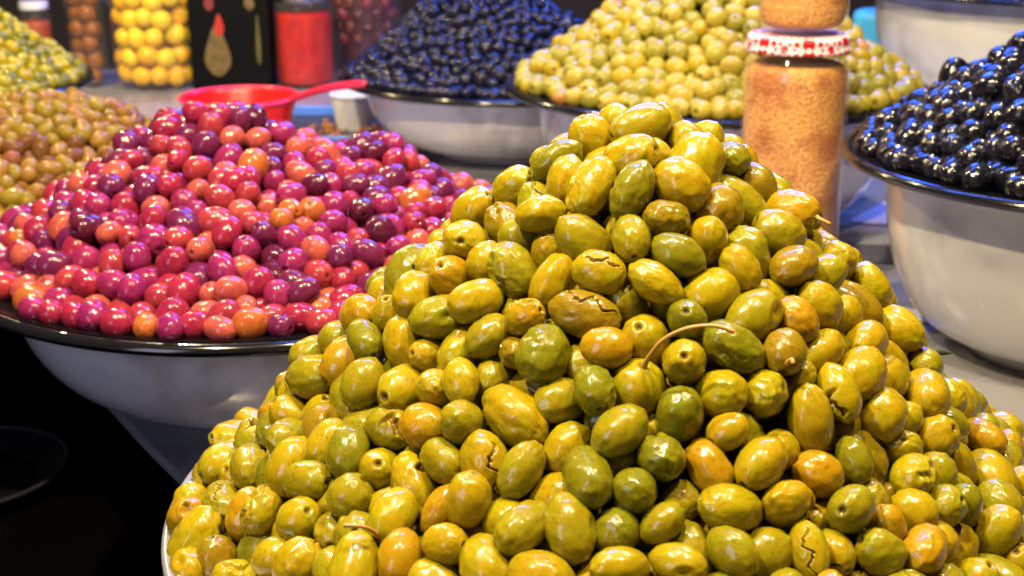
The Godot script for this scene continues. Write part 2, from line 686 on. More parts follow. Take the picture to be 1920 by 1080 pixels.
# gives the olive that shows at the first point a stalk that bends through the others
func stalk(h: Dictionary, through: Array, label: String, rise: float) -> void:
	var best: Dictionary = {}
	var d := 1e9
	for e in h.list:
		if not e.has("node") or (e.node as Node).get_child_count(): continue
		var q: float = (e.px as Vector2).distance_to(through[0]) - e.seen * 0.02
		if q < d:
			d = q
			best = e
	var far: float = best.depth
	var t0: Transform3D = best.t
	var lead: Vector2 = ((through[1] as Vector2) - (through[0] as Vector2)).normalized()
	var ny := (view * Vector3(lead.x, -lead.y, 0.75)).normalized()
	var nx := ny.cross(view * Vector3(0.3, 0.8, 0.2)).normalized()
	var s0 := t0.basis.get_scale()
	best.t = Transform3D(Basis(nx * s0.x, ny * s0.y, nx.cross(ny) * s0.z), t0.origin)
	(best.node as Node3D).transform = best.t
	var foot := t0.origin + ny * s0.y * 0.8
	var path := PackedVector3Array()
	var radii := PackedFloat32Array()
	var fv: Vector3 = view.inverse() * (foot - EYE)
	var fp := Vector2(960.0 - fv.x / fv.z * FOCAL, 540.0 + fv.y / fv.z * FOCAL)
	for i in through.size():
		var k := float(i) / (through.size() - 1)
		var p: Vector2 = (through[i] as Vector2) + (fp - through[0]) * pow(1.0 - k, 1.5)
		var near: float = surface_depth[clampi(int(p.y / 3.0), 0, 359) * 640 + clampi(int(p.x / 3.0), 0, 639)] - 0.0025
		path.append(at(p.x, p.y, minf(-fv.z - rise * sin(k * 1.9), near) if i > 0 else -fv.z))
		radii.append(lerpf(0.0009, 0.00065, k) * (1.35 if i == through.size() - 1 or i == 0 else 1.0))
	var smooth := PackedVector3Array()
	var rs := PackedFloat32Array()
	for i in path.size() - 1:
		for q in 4:
			smooth.append(path[i].cubic_interpolate(path[i + 1], path[maxi(i - 1, 0)], path[mini(i + 2, path.size() - 1)], q / 4.0))
			rs.append(lerpf(radii[i], radii[i + 1], q / 4.0))
	smooth.append(path[path.size() - 1])
	rs.append(radii[radii.size() - 1])
	var back: Transform3D = (best.t as Transform3D).affine_inverse()
	var m := tube(smooth, rs, 8)
	var arr := m.surface_get_arrays(0)
	var v: PackedVector3Array = arr[Mesh.ARRAY_VERTEX]
	var n: PackedVector3Array = arr[Mesh.ARRAY_NORMAL]
	var nb: Basis = (best.t as Transform3D).basis.transposed()
	for i in v.size():
		v[i] = back * v[i]
		n[i] = (nb * n[i]).normalized()
	arr[Mesh.ARRAY_VERTEX] = v
	arr[Mesh.ARRAY_NORMAL] = n
	var out := ArrayMesh.new()
	out.add_surface_from_arrays(Mesh.PRIMITIVE_TRIANGLES, arr)
	mesh_node("stalk", out, mats["stalk"], best.node)
	(best.node as Node).set_meta("label", label)

func tones(prefix: String, base: StandardMaterial3D, list: Array) -> Array:
	var out: Array = []
	for e in list:
		var m: StandardMaterial3D = base.duplicate()
		m.resource_name = prefix + "_" + str(e[0]).replace(" ", "_")
		m.albedo_color = (e[1] as Color).linear_to_srgb()
		out.append([e[0], m, e[2]])
	return out

func skin(key: String, rough: float, sss := 0.0) -> StandardMaterial3D:
	var m := material(key, Color(1, 1, 1), rough)
	m.vertex_color_use_as_albedo = true
	m.metallic_specular = 0.36
	if sss > 0.0:
		m.subsurf_scatter_enabled = true
		m.subsurf_scatter_strength = sss
	m.albedo_texture = tex["specks"]
	m.roughness_texture = tex["scuff"]
	m.clearcoat_enabled = true
	m.clearcoat = 0.45
	m.clearcoat_roughness = 0.05
	m.normal_enabled = true
	m.normal_texture = tex["skin"]
	m.normal_scale = 0.17
	m.uv1_triplanar = true
	m.uv1_scale = Vector3(0.55, 0.55, 0.55)
	return m

func shapes(list: Array, seed_: int, rows: int, cols: int, green: Color, warm: Color, flesh: Color, hollow := 1.0) -> Array:
	var out: Array = []
	for i in list.size():
		var big: bool = list[i][0] in ["split", "torn", "creased"]
		var word := {"plain": "", "dimpled": "dimpled ", "creased": "creased ", "split": "split ", "torn": "torn ", "wrinkled": "wrinkled "}
		out.append([word[list[i][0]], olive_mesh(seed_ + i * 13, list[i][0], rows * 2 if big and rows > 20 else rows, cols * 2 if big and rows > 20 else cols, green, warm, flesh, hollow), list[i][1]])
	return out

# ------------------------------------------------------------------ bowls and jars
# an enamel bowl: wall with thickness, foot ring, and a rolled rim of another colour; the rim's centre is given
func bowl(called: String, label: String, centre: Vector3, R: float, base_y: float, wall: Material, rim: Material, group: String, belly := 0.83, rim_tube := 0.0048, lip := 0.03) -> Node3D:
	var t := thing(called, label, "bowl", Vector3(centre.x, base_y, centre.z), group)
	var H := centre.y - base_y
	var foot := R * 0.43
	var outer := PackedVector2Array()
	var fh := minf(0.012, H * 0.12)
	var wall_r := R - lip
	outer.append_array([Vector2(foot - 0.006, fh), Vector2(foot - 0.006, 0.0), Vector2(foot, 0.0), Vector2(foot + 0.002, fh * 0.5), Vector2(foot + 0.001, fh)])
	var inner := PackedVector2Array()
	for i in 25:
		var a := float(i) / 24.0
		var up := fh + (H - 0.006 - fh) * (1.0 - pow(cos(a * PI * 0.5), 0.95))
		outer.append(Vector2(lerpf(foot + 0.003, wall_r, pow(sin(a * PI * 0.5), belly)), up))
		inner.append(Vector2(lerpf(foot, wall_r - 0.004, pow(sin(a * PI * 0.5), belly)) if i > 0 else 0.0, up + 0.003))
	# the lip turns outwards to the rolled rim
	for i in 5:
		var k := (i + 1) / 5.0
		outer.append(Vector2(wall_r + (lip - 0.002) * k, H - 0.006 + 0.005 * k * k))
	inner.append(Vector2(R - 0.003, H + 0.0015))
	inner.reverse()
	var prof := outer.duplicate()
	prof.append_array(inner)
	mesh_node("wall", lathe(prof, 96), wall, t)
	mesh_node("rim", lathe(ring_profile(R, H, rim_tube, 0.85), 128), rim, t)
	if lip > 0.025:              # the lip is black enamel as well
		mesh_node("lip", lathe(PackedVector2Array([Vector2(R - 0.002, H + 0.003), Vector2(wall_r + 0.004, H - 0.0005), Vector2(wall_r - 0.004, H - 0.012), Vector2(wall_r - 0.006, H - 0.012), Vector2(wall_r + 0.002, H + 0.0005), Vector2(R - 0.002, H + 0.0042)]), 96), rim, t)
	return t

# a jar: thin glass, what is in it, and a lid
func jar(called: String, label: String, where: Vector3, r: float, h: float, shoulder: float, glass: Material, group := "") -> Node3D:
	var t := thing(called, label, "jar", where, group)
	var n := r * 0.82
	var prof := rounded(PackedVector2Array([Vector2(0.0, 0.002), Vector2(r * 0.9, 0.002), Vector2(r, 0.012), Vector2(r, h - shoulder), Vector2(n, h - shoulder * 0.25), Vector2(n, h)]), 0.012, 6)
	mesh_node("glass", lathe(prof, 72), glass, t)
	return t

func _ready() -> void:
	view = Basis.from_euler(Vector3(deg_to_rad(-PITCH), 0, 0))
	rng.seed = 4
	noise.seed = 4
	set_the_view()
	set_the_lights()
	make_materials()
	build_setting()
	build_bowls_and_heaps()
	build_jars()
	build_small_things()

func set_the_view() -> void:
	var cam := Camera3D.new()
	cam.name = "camera"
	cam.transform = Transform3D(view, EYE)
	cam.fov = rad_to_deg(2.0 * atan(540.0 / FOCAL))
	cam.near = 0.05
	cam.far = 30.0
	var lens := CameraAttributesPhysical.new()
	lens.frustum_focal_length = 24.0 / (2.0 * 540.0 / FOCAL)
	lens.frustum_near = 0.05
	lens.frustum_far = 30.0
	lens.frustum_focus_distance = 0.56
	lens.exposure_aperture = 18.0
	cam.attributes = lens
	add_child(cam)
	cam.fov = rad_to_deg(2.0 * atan(540.0 / FOCAL))
	cam.current = true
	var env := Environment.new()
	env.background_mode = Environment.BG_COLOR
	env.background_color = srgb(0.016, 0.017, 0.026)
	env.tonemap_mode = Environment.TONE_MAPPER_LINEAR
	env.tonemap_exposure = 1.0
	env.sdfgi_enabled = true
	env.ssao_enabled = true
	env.ssil_enabled = true
	var we := WorldEnvironment.new()
	we.name = "environment"
	we.environment = env
	add_child(we)

func area_lamp(called: String, from: Vector3, to: Vector3, size: Vector2, colour: Color, energy: float) -> void:
	var l := AreaLight3D.new()
	l.name = called
	l.area_size = size
	l.light_color = colour
	l.light_energy = energy
	l.shadow_enabled = true
	add_child(l)
	l.look_at_from_position(from, to, Vector3(0.1, 0.2, 1.0).normalized())

func bulb(called: String, where: Vector3, colour: Color, energy: float, size: float) -> void:
	var l := OmniLight3D.new()
	l.name = called
	l.position = where
	l.light_color = colour
	l.light_energy = energy
	l.light_size = size
	l.omni_range = 12.0
	l.omni_attenuation = 2.0
	l.shadow_enabled = true
	add_child(l)

func set_the_lights() -> void:
	# the blue daylight that falls in over the back of the stall
	area_lamp("daylight_opening", Vector3(0.35, 1.3, -2.7), Vector3(0.0, 0.1, -1.0), Vector2(1.1, 0.3), Color(0.22, 0.4, 1.0), 4.2)
	# a bluish strip lamp over the back of the stall, and the bare bulbs hung along it
	area_lamp("strip_lamp", Vector3(0.1, 1.2, -1.35), Vector3(0.1, 0.0, -1.3), Vector2(0.7, 0.08), Color(0.3, 0.48, 1.0), 1.3)
	bulb("bulb", Vector3(0.3, 0.98, -0.36), Color(1.0, 0.87, 0.66), 0.85, 0.018)
	bulb("bulb_001", Vector3(-0.34, 0.98, -0.32), Color(1.0, 0.9, 0.70), 1.6, 0.018)
	bulb("bulb_002", Vector3(0.0, 1.05, -0.48), Color(1.0, 0.93, 0.78), 1.15, 0.018)
	bulb("bulb_003", Vector3(-0.5, 1.0, -1.4), Color(1.0, 0.9, 0.72), 0.85, 0.018)
	bulb("bulb_004", Vector3(0.5, 1.0, -1.15), Color(1.0, 0.93, 0.80), 0.75, 0.018)
	bulb("bulb_005", Vector3(-0.75, 0.75, -1.75), Color(1.0, 0.9, 0.66), 0.65, 0.018)
	# soft fill added at the front left to brighten the bowl sides
	area_lamp("front_fill", Vector3(-0.9, 0.55, 0.5), Vector3(-0.1, 0.05, -0.8), Vector2(0.7, 0.4), Color(0.88, 0.88, 1.0), 0.5)

func make_materials() -> void:
	noise_texture("specks", 0.045, PackedColorArray([Color(0.7, 0.55, 0.4), Color(0.97, 0.96, 0.95), Color(1, 1, 1)]), PackedFloat32Array([0.1, 0.24, 0.5]), 512)
	noise_texture("skin", 0.02, PackedColorArray(), PackedFloat32Array(), 256, FastNoiseLite.TYPE_SIMPLEX_SMOOTH, true, 5.0)
	noise_texture("grime", 0.008, PackedColorArray([Color(0.74, 0.72, 0.71), Color(0.9, 0.9, 0.9), Color(0.97, 0.97, 0.97), Color(1, 1, 1)]), PackedFloat32Array([0.12, 0.34, 0.5, 1.0]), 512)
	noise_texture("scuff", 0.012, PackedColorArray([Color(0.25, 0.25, 0.25), Color(0.5, 0.5, 0.5), Color(0.95, 0.95, 0.95)]), PackedFloat32Array([0.0, 0.5, 1.0]), 512)
	noise_texture("paste", 0.06, PackedColorArray([srgb(0.30, 0.085, 0.008), srgb(0.54, 0.235, 0.04), srgb(0.63, 0.31, 0.07), srgb(0.80, 0.52, 0.2)]), PackedFloat32Array([0.15, 0.38, 0.58, 0.92]), 512)
	noise_texture("paste_relief", 0.05, PackedColorArray(), PackedFloat32Array(), 512, FastNoiseLite.TYPE_SIMPLEX_SMOOTH, true, 8.0)
	noise_texture("red_paste", 0.02, PackedColorArray([srgb(0.26, 0.002, 0.0005), srgb(0.42, 0.006, 0.001), srgb(0.5, 0.022, 0.003)]), PackedFloat32Array([0.1, 0.5, 1.0]), 256)
	for e in [["enamel", Color(0.76, 0.75, 0.80)], ["enamel_warm", Color(0.61, 0.615, 0.61)], ["enamel_inside", Color(0.66, 0.63, 0.62)]]:
		var m := material(e[0], e[1], 0.5)
		m.albedo_texture = tex["grime"]
		m.roughness = 0.34
		m.roughness_texture = tex["scuff"]
		m.uv1_triplanar = true
		m.uv1_scale = Vector3(3.1, 3.1, 3.1)
		m.clearcoat_enabled = true
		m.clearcoat = 0.6
		m.clearcoat_roughness = 0.08
	material("black_rim", Color(0.006, 0.006, 0.008), 0.14)
	material("grey_rim", Color(0.16, 0.16, 0.18), 0.25)
	material("dark_rim", Color(0.06, 0.06, 0.075), 0.3)
	var tm := material("table", Color(0.24, 0.24, 0.27), 0.5)
	noise_texture("table_stains", 0.006, PackedColorArray([Color(0.86, 0.85, 0.84), Color(0.97, 0.97, 0.97), Color(1, 1, 1)]), PackedFloat32Array([0.15, 0.45, 1.0]), 512)
	tm.albedo_texture = tex["table_stains"]
	tm.roughness_texture = tex["scuff"]
	tm.roughness = 0.4
	tm.uv1_triplanar = true
	tm.uv1_scale = Vector3(2.3, 2.3, 2.3)
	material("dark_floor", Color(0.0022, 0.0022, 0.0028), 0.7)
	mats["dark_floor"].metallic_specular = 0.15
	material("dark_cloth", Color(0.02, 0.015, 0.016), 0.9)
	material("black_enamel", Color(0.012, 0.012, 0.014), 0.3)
	var g := material("glass", Color(0.9, 0.95, 0.93), 0.03)
	g.transparency = BaseMaterial3D.TRANSPARENCY_ALPHA
	g.albedo_color.a = 0.02
	var paste := material("paste", Color(1, 1, 1), 0.55)
	paste.albedo_texture = tex["paste"]
	paste.normal_enabled = true
	paste.normal_texture = tex["paste_relief"]
	paste.normal_scale = 0.7
	paste.uv1_triplanar = true
	paste.uv1_scale = Vector3(10, 10, 10)
	noise_texture("paste_patches", 0.01, PackedColorArray([Color(0.8, 0.66, 0.55), Color(1, 1, 1), Color(1, 1, 1)]), PackedFloat32Array([0.2, 0.55, 1.0]), 256)
	paste.detail_enabled = true
	paste.detail_blend_mode = BaseMaterial3D.BLEND_MODE_MUL
	paste.detail_albedo = tex["paste_patches"]
	paste.detail_uv_layer = BaseMaterial3D.DETAIL_UV_1
	var red := material("red_paste", Color(1, 1, 1), 0.5)
	red.metallic_specular = 0.2
	red.albedo_texture = tex["red_paste"]
	red.uv1_triplanar = true
	red.uv1_scale = Vector3(7, 7, 7)
	material("silver", Color(0.7, 0.7, 0.72), 0.25, 1.0)
	material("red_plastic", Color(0.72, 0.012, 0.012), 0.28)
	material("pink_plastic", Color(0.80, 0.03, 0.09), 0.25)
	material("blue_plastic", Color(0.08, 0.22, 0.72), 0.35)
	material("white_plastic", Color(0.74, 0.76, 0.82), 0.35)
	material("turquoise_plastic", Color(0.08, 0.52, 0.68), 0.35)
	material("black_card", Color(0.004, 0.0045, 0.0045), 0.4)
	mats["black_card"].metallic_specular = 0.2
	material("tan_print", Color(0.14, 0.092, 0.025), 0.5)
	mats["tan_print"].albedo_texture = tex["grime"]
	mats["tan_print"].uv1_triplanar = true
	mats["tan_print"].uv1_scale = Vector3(16, 16, 16)
	material("red_print", Color(0.4, 0.022, 0.008), 0.5)
	material("stalk", Color(0.42, 0.22, 0.05), 0.5)
	material("leaf", Color(0.02, 0.03, 0.012), 0.5)

func build_setting() -> void:
	var outline := PackedVector2Array([Vector2(0.1, -0.3), Vector2(-0.239, -0.794), Vector2(-0.41, -1.06), Vector2(-1.2, -1.12), Vector2(-1.2, -2.36), Vector2(1.9, -2.36), Vector2(1.9, -0.3)])
	structure("table_top", prism(outline, -0.009, 0.0, 0.0015), mats["table"])
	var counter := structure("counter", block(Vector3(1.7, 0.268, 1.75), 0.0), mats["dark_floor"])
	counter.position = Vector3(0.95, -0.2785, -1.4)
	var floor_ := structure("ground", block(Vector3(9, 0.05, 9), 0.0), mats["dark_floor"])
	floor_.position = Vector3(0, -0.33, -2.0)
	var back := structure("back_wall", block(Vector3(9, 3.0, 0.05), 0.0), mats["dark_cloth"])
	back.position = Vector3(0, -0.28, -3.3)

func build_bowls_and_heaps() -> void:
	var bowls := "enamel bowls heaped with olives"
	var fine := [["plain", 2.6], ["plain", 2.6], ["plain", 2.6], ["plain", 2.2], ["plain", 2.2], ["dimpled", 1.6], ["dimpled", 1.6], ["dimpled", 1.4], ["dimpled", 1.2], ["wrinkled", 0.7], ["wrinkled", 0.6], ["wrinkled", 0.5], ["creased", 1.4], ["creased", 1.4], ["creased", 1.0], ["split", 1.0], ["split", 1.0], ["split", 0.8], ["torn", 0.5], ["torn", 0.5]]
	# the big green heap in front
	var c := at(1185, 930, 0.609)
	bowl("enamel_bowl", "white enamel bowl with grey rim under the big front heap", c, 0.2065, 0.0, mats["enamel_inside"], mats["grey_rim"], bowls, 1.15, 0.0022, 0.016)
	var g := skin("green_skin", 0.5, 0.06)
	heap({"called": "green_olive", "noun": "olive", "category": "olive", "heap_name": "front heap", "group": "green olives heaped in the front bowl", "rest_name": "green_olives", "rest_label": "further green olives lying deeper in the front heap",
		"centre": c, "R": 0.2055, "h": 0.172, "prof": [0.0, 0.025, 0.09, 0.19, 0.31, 0.45, 0.59, 0.72, 0.83, 0.92, 1.0], "shift": Vector2(0.0, 0.0), "bumps": [[-0.58, 0.05, 0.10, 0.2], [0.6, 0.05, 0.03, 0.2], [-0.86, 0.52, -0.22, 0.15], [-0.76, -0.02, 0.06, 0.13]], "rm": 0.0087, "el": 0.3, "vary": 0.1, "depth": 3.6, "phi": 0.6, "iters": 64, "seed": 11, "low": -0.9,
		"shapes": shapes(fine, 100, 38, 54, Color(0.86, 1.0, 1.0), Color(1.1, 0.93, 0.85), Color(0.55, 0.36, 0.9)),
		"tones": tones("green", g, [["golden", Color(0.285, 0.205, 0.003), 3.0], ["yellow", Color(0.285, 0.222, 0.003), 3.2], ["greenish", Color(0.215, 0.182, 0.004), 3.2], ["leafy", Color(0.15, 0.142, 0.004), 1.4], ["amber", Color(0.30, 0.178, 0.003), 0.9], ["tawny", Color(0.20, 0.136, 0.004), 0.9]])})
	# the red and purple heap
	var c2 := Vector3(-0.168, 0.1, -0.892)
	bowl("enamel_bowl", "enamel bowl with black rim under the red and purple olives", c2, 0.203, 0.0, mats["enamel"], mats["black_rim"], bowls)
	var red := skin("red_skin", 0.42, 0.04)
	red.metallic_specular = 0.3
	heap({"called": "red_olive", "noun": "olive", "category": "olive", "heap_name": "red purple heap", "group": "red and purple olives heaped in a bowl", "rest_name": "red_olives", "rest_label": "further red and purple olives deeper in and behind their heap",
		"centre": c2, "R": 0.199, "h": 0.088, "prof": [0.0, 0.08, 0.16, 0.24, 0.31, 0.39, 0.49, 0.61, 0.73, 0.86, 1.0], "shift": Vector2(-0.2, 0.0), "bumps": [[-0.4, -0.05, 0.14, 0.15], [-0.24, 0.0, 0.08, 0.1], [-0.08, -0.1, 0.17, 0.14], [0.42, -0.12, 0.2, 0.17]], "rm": 0.0084, "el": 0.2, "vary": 0.08, "depth": 3.4, "phi": 0.585, "iters": 48, "seed": 23,
		"shapes": shapes([["plain", 3.0], ["plain", 3.0], ["plain", 3.0], ["plain", 3.0], ["dimpled", 0.5], ["wrinkled", 0.7]], 300, 24, 34, Color(0.78, 0.7, 1.15), Color(1.16, 1.5, 0.85), Color(0.4, 0.25, 0.3)),
		"tones": tones("red", red, [["crimson", Color(0.235, 0.013, 0.042), 3.4], ["cherry", Color(0.27, 0.025, 0.038), 2.8], ["magenta", Color(0.21, 0.014, 0.075), 3.2], ["purple", Color(0.11, 0.010, 0.054), 2.6], ["plum", Color(0.07, 0.006, 0.028), 0.6], ["coral", Color(0.36, 0.065, 0.05), 2.6], ["orange", Color(0.36, 0.09, 0.022), 0.7]])})
	# the shiny black heap on the right
	var c3 := at(2040, 298, 0.98)
	bowl("enamel_bowl", "pale grey enamel bowl with black rim under shiny black olives", c3, 0.172, 0.0, mats["enamel_warm"], mats["black_rim"], bowls)
	var black := skin("black_skin", 0.4)
	black.clearcoat = 0.7
	black.clearcoat_roughness = 0.08
	black.normal_scale = 0.2
	black.metallic_specular = 0.35
	heap({"called": "black_olive", "noun": "olive", "category": "olive", "heap_name": "glossy black heap", "group": "glossy black olives heaped in a bowl", "rest_name": "black_olives", "rest_label": "further black olives deeper in the glossy black heap",
		"centre": c3, "R": 0.168, "h": 0.098, "prof": [0.0, 0.05, 0.12, 0.2, 0.29, 0.39, 0.5, 0.62, 0.75, 0.88, 1.0], "rm": 0.0093, "el": 0.22, "vary": 0.08, "depth": 3.4, "phi": 0.66, "iters": 48, "seed": 31,
		"shapes": shapes([["plain", 2.0], ["wrinkled", 2.0], ["wrinkled", 2.0], ["creased", 1.0], ["dimpled", 1.2], ["dimpled", 1.0]], 400, 24, 36, Color(1, 1, 1), Color(1.3, 1.0, 0.9), Color(0.5, 0.4, 0.4)),
		"tones": tones("black", black, [["jet", Color(0.004, 0.0045, 0.009), 3.0], ["inky", Color(0.006, 0.006, 0.014), 2.0]])})
	# small dark olives at the back
	var c4 := at(950, 140, 1.68)
	bowl("enamel_bowl", "lilac grey enamel bowl under the heap of small dark olives", c4, 0.207, 0.0, mats["enamel"], mats["black_rim"], bowls)
	var navy: StandardMaterial3D = black.duplicate()
	navy.clearcoat = 0.5
	navy.metallic_specular = 0.22
	heap({"called": "dark_olive", "noun": "olive", "category": "olive", "heap_name": "back dark heap", "group": "small dark olives heaped at the back", "rest_name": "dark_olives", "rest_label": "further small dark olives of the back heap",
		"centre": c4, "R": 0.203, "h": 0.122, "prof": [0.0, 0.05, 0.12, 0.21, 0.3, 0.41, 0.52, 0.64, 0.76, 0.88, 1.0], "shift": Vector2(-0.22, 0.0), "rm": 0.0074, "el": 0.22, "vary": 0.08, "depth": 3.0, "phi": 0.64, "iters": 28, "seed": 41,
		"shapes": shapes([["plain", 2.0], ["plain", 2.0], ["wrinkled", 1.5], ["dimpled", 1.0]], 500, 14, 20, Color(1, 1, 1), Color(1.2, 1.0, 1.0), Color(0.5, 0.4, 0.4)),
		"tones": tones("dark", navy, [["inky", Color(0.004, 0.006, 0.024), 3.0], ["blackish", Color(0.007, 0.007, 0.018), 1.5]])})
	# pale green olives behind the jars
	var c5 := at(1340, 160, 1.34)
	bowl("enamel_bowl", "enamel bowl with black rim under the pale green olives", c5, 0.207, 0.0, mats["enamel"], mats["black_rim"], bowls)
	var pale := skin("pale_skin", 0.6, 0.05)
	pale.clearcoat = 0.3
	heap({"called": "pale_olive", "noun": "olive", "category": "olive", "heap_name": "pale green heap", "group": "pale green olives heaped behind the jars", "rest_name": "pale_olives", "rest_label": "further pale green olives of the heap behind the jars",
		"centre": c5, "R": 0.203, "h": 0.125, "prof": [0.0, 0.05, 0.12, 0.21, 0.3, 0.41, 0.52, 0.64, 0.76, 0.88, 1.0], "rm": 0.0092, "el": 0.14, "vary": 0.07, "depth": 3.2, "phi": 0.65, "iters": 36, "seed": 51,
		"shapes": shapes([["plain", 3.0], ["plain", 3.0], ["plain", 2.0], ["dimpled", 0.7], ["wrinkled", 0.5]], 600, 18, 26, Color(0.9, 1.0, 0.8), Color(1.08, 0.92, 0.9), Color(0.3, 0.15, 0.1), 2.0),
		"tones": tones("pale", pale, [["straw", Color(0.35, 0.28, 0.035), 3.0], ["greenish", Color(0.26, 0.235, 0.03), 3.4], ["yellowish", Color(0.36, 0.265, 0.014), 2.0], ["rosy", Color(0.42, 0.20, 0.06), 0.25]])})
	# brownish olives on the left
	var c6 := at(33, 345, 1.25)
	bowl("enamel_bowl", "enamel bowl under the brownish olives", c6, 0.192, 0.0, mats["enamel"], mats["black_rim"], bowls)
	var brown := skin("brown_skin", 0.5, 0.04)
	brown.metallic_specular = 0.2
	brown.clearcoat = 0.3
	heap({"called": "brown_olive", "noun": "olive", "category": "olive", "heap_name": "brownish heap", "group": "brownish olives heaped on the left", "rest_name": "brown_olives", "rest_label": "further brownish olives of the left heap",
		"centre": c6, "R": 0.187, "h": 0.082, "prof": [0.0, 0.03, 0.07, 0.13, 0.2, 0.29, 0.4, 0.53, 0.68, 0.84, 1.0], "shift": Vector2(0.22, 0.0), "rm": 0.0072, "el": 0.42, "vary": 0.1, "depth": 3.0, "phi": 0.64, "iters": 28, "seed": 61,
		"shapes": shapes([["plain", 3.0], ["plain", 3.0], ["plain", 2.0], ["wrinkled", 1.0]], 700, 14, 20, Color(0.9, 1.0, 0.8), Color(1.1, 0.85, 0.9), Color(0.35, 0.18, 0.08)),
		"tones": tones("brown", brown, [["tan", Color(0.238, 0.1318, 0.0255), 3.0], ["khaki", Color(0.2125, 0.153, 0.0153), 2.8], ["pinkish", Color(0.204, 0.07225, 0.034), 0.5], ["chestnut", Color(0.1275, 0.051, 0.0153), 1.2]])})
	# the yellow green heap in the far corner
	var c7 := at(-140, 155, 1.6)
	bowl("enamel_bowl", "enamel bowl under the far corner heap of yellow green olives", c7, 0.192, 0.0, mats["enamel"], mats["black_rim"], bowls)
	var lime := skin("lime_skin", 0.45, 0.04)
	lime.metallic_specular = 0.3
	lime.clearcoat = 0.3
	heap({"called": "corner_olive", "noun": "olive", "category": "olive", "heap_name": "far corner heap", "group": "yellow green olives heaped in the far corner", "rest_name": "corner_olives", "rest_label": "further yellow green olives of the far corner heap",
		"centre": c7, "R": 0.188, "h": 0.13, "prof": [0.0, 0.05, 0.12, 0.21, 0.3, 0.41, 0.52, 0.64, 0.76, 0.88, 1.0], "rm": 0.0075, "el": 0.25, "vary": 0.1, "depth": 3.0, "phi": 0.62, "iters": 24, "seed": 71, 
		"shapes": shapes([["plain", 3.0], ["plain", 3.0], ["wrinkled", 1.0]], 800, 14, 20, Color(0.9, 1.0, 0.8), Color(1.1, 0.85, 0.9), Color(0.35, 0.2, 0.08)),
		"tones": tones("lime", lime, [["greenish", Color(0.27, 0.25, 0.006), 3.0], ["lemon", Color(0.36, 0.29, 0.006), 1.6], ["mossy", Color(0.12, 0.13, 0.006), 2.4]])})
	# the bowl on the far right, cut off by the picture
	var c8 := at(2000, -28, 1.75)
	bowl("enamel_bowl", "greenish grey enamel bowl at the back, behind the black olives", c8, 0.272, 0.0, mats["enamel_warm"], mats["black_rim"], bowls)
	heap({"called": "mixed_olive", "noun": "olive", "category": "olive", "heap_name": "back right bowl", "group": "mixed olives in the back right bowl", "rest_name": "mixed_olives", "rest_label": "mixed dark and yellow olives filling the back right bowl",
		"centre": c8, "R": 0.266, "h": 0.03, "prof": [0.0, 0.3, 0.6, 1.0], "rm": 0.0092, "el": 0.25, "vary": 0.1, "depth": 2.2, "phi": 0.6, "iters": 20, "seed": 81, "limit": 60,
		"shapes": shapes([["plain", 3.0], ["wrinkled", 1.0]], 900, 14, 20, Color(0.9, 1.0, 0.8), Color(1.1, 0.85, 0.9), Color(0.35, 0.2, 0.08)),
		"tones": tones("mixed", lime, [["straw", Color(0.45, 0.33, 0.06), 3.0], ["dark", Color(0.02, 0.012, 0.012), 2.0], ["brown", Color(0.16, 0.07, 0.03), 1.0]])})
	look([[1400, 0, 1600, 420, 1.04]])
	build_heaps()
	stalk(heaps[0], [Vector2(1236, 742), Vector2(1243, 705), Vector2(1258, 668), Vector2(1282, 640), Vector2(1312, 622), Vector2(1345, 615), Vector2(1376, 622)], "green olive with a long curved brown stalk on the front slope", 0.02)
	stalk(heaps[0], [Vector2(700, 948), Vector2(690, 962), Vector2(672, 975), Vector2(645, 985)], "green olive with a short curved stalk low on the left front slope", 0.012)
	stalk(heaps[0], [Vector2(1498, 640), Vector2(1494, 657), Vector2(1487, 682)], "green olive with a straight stub of stalk right of centre", 0.01)
	stalk(heaps[0], [Vector2(1500, 405), Vector2(1525, 410), Vector2(1556, 420)], "green olive with a thin stalk sticking out near the jar", 0.006)

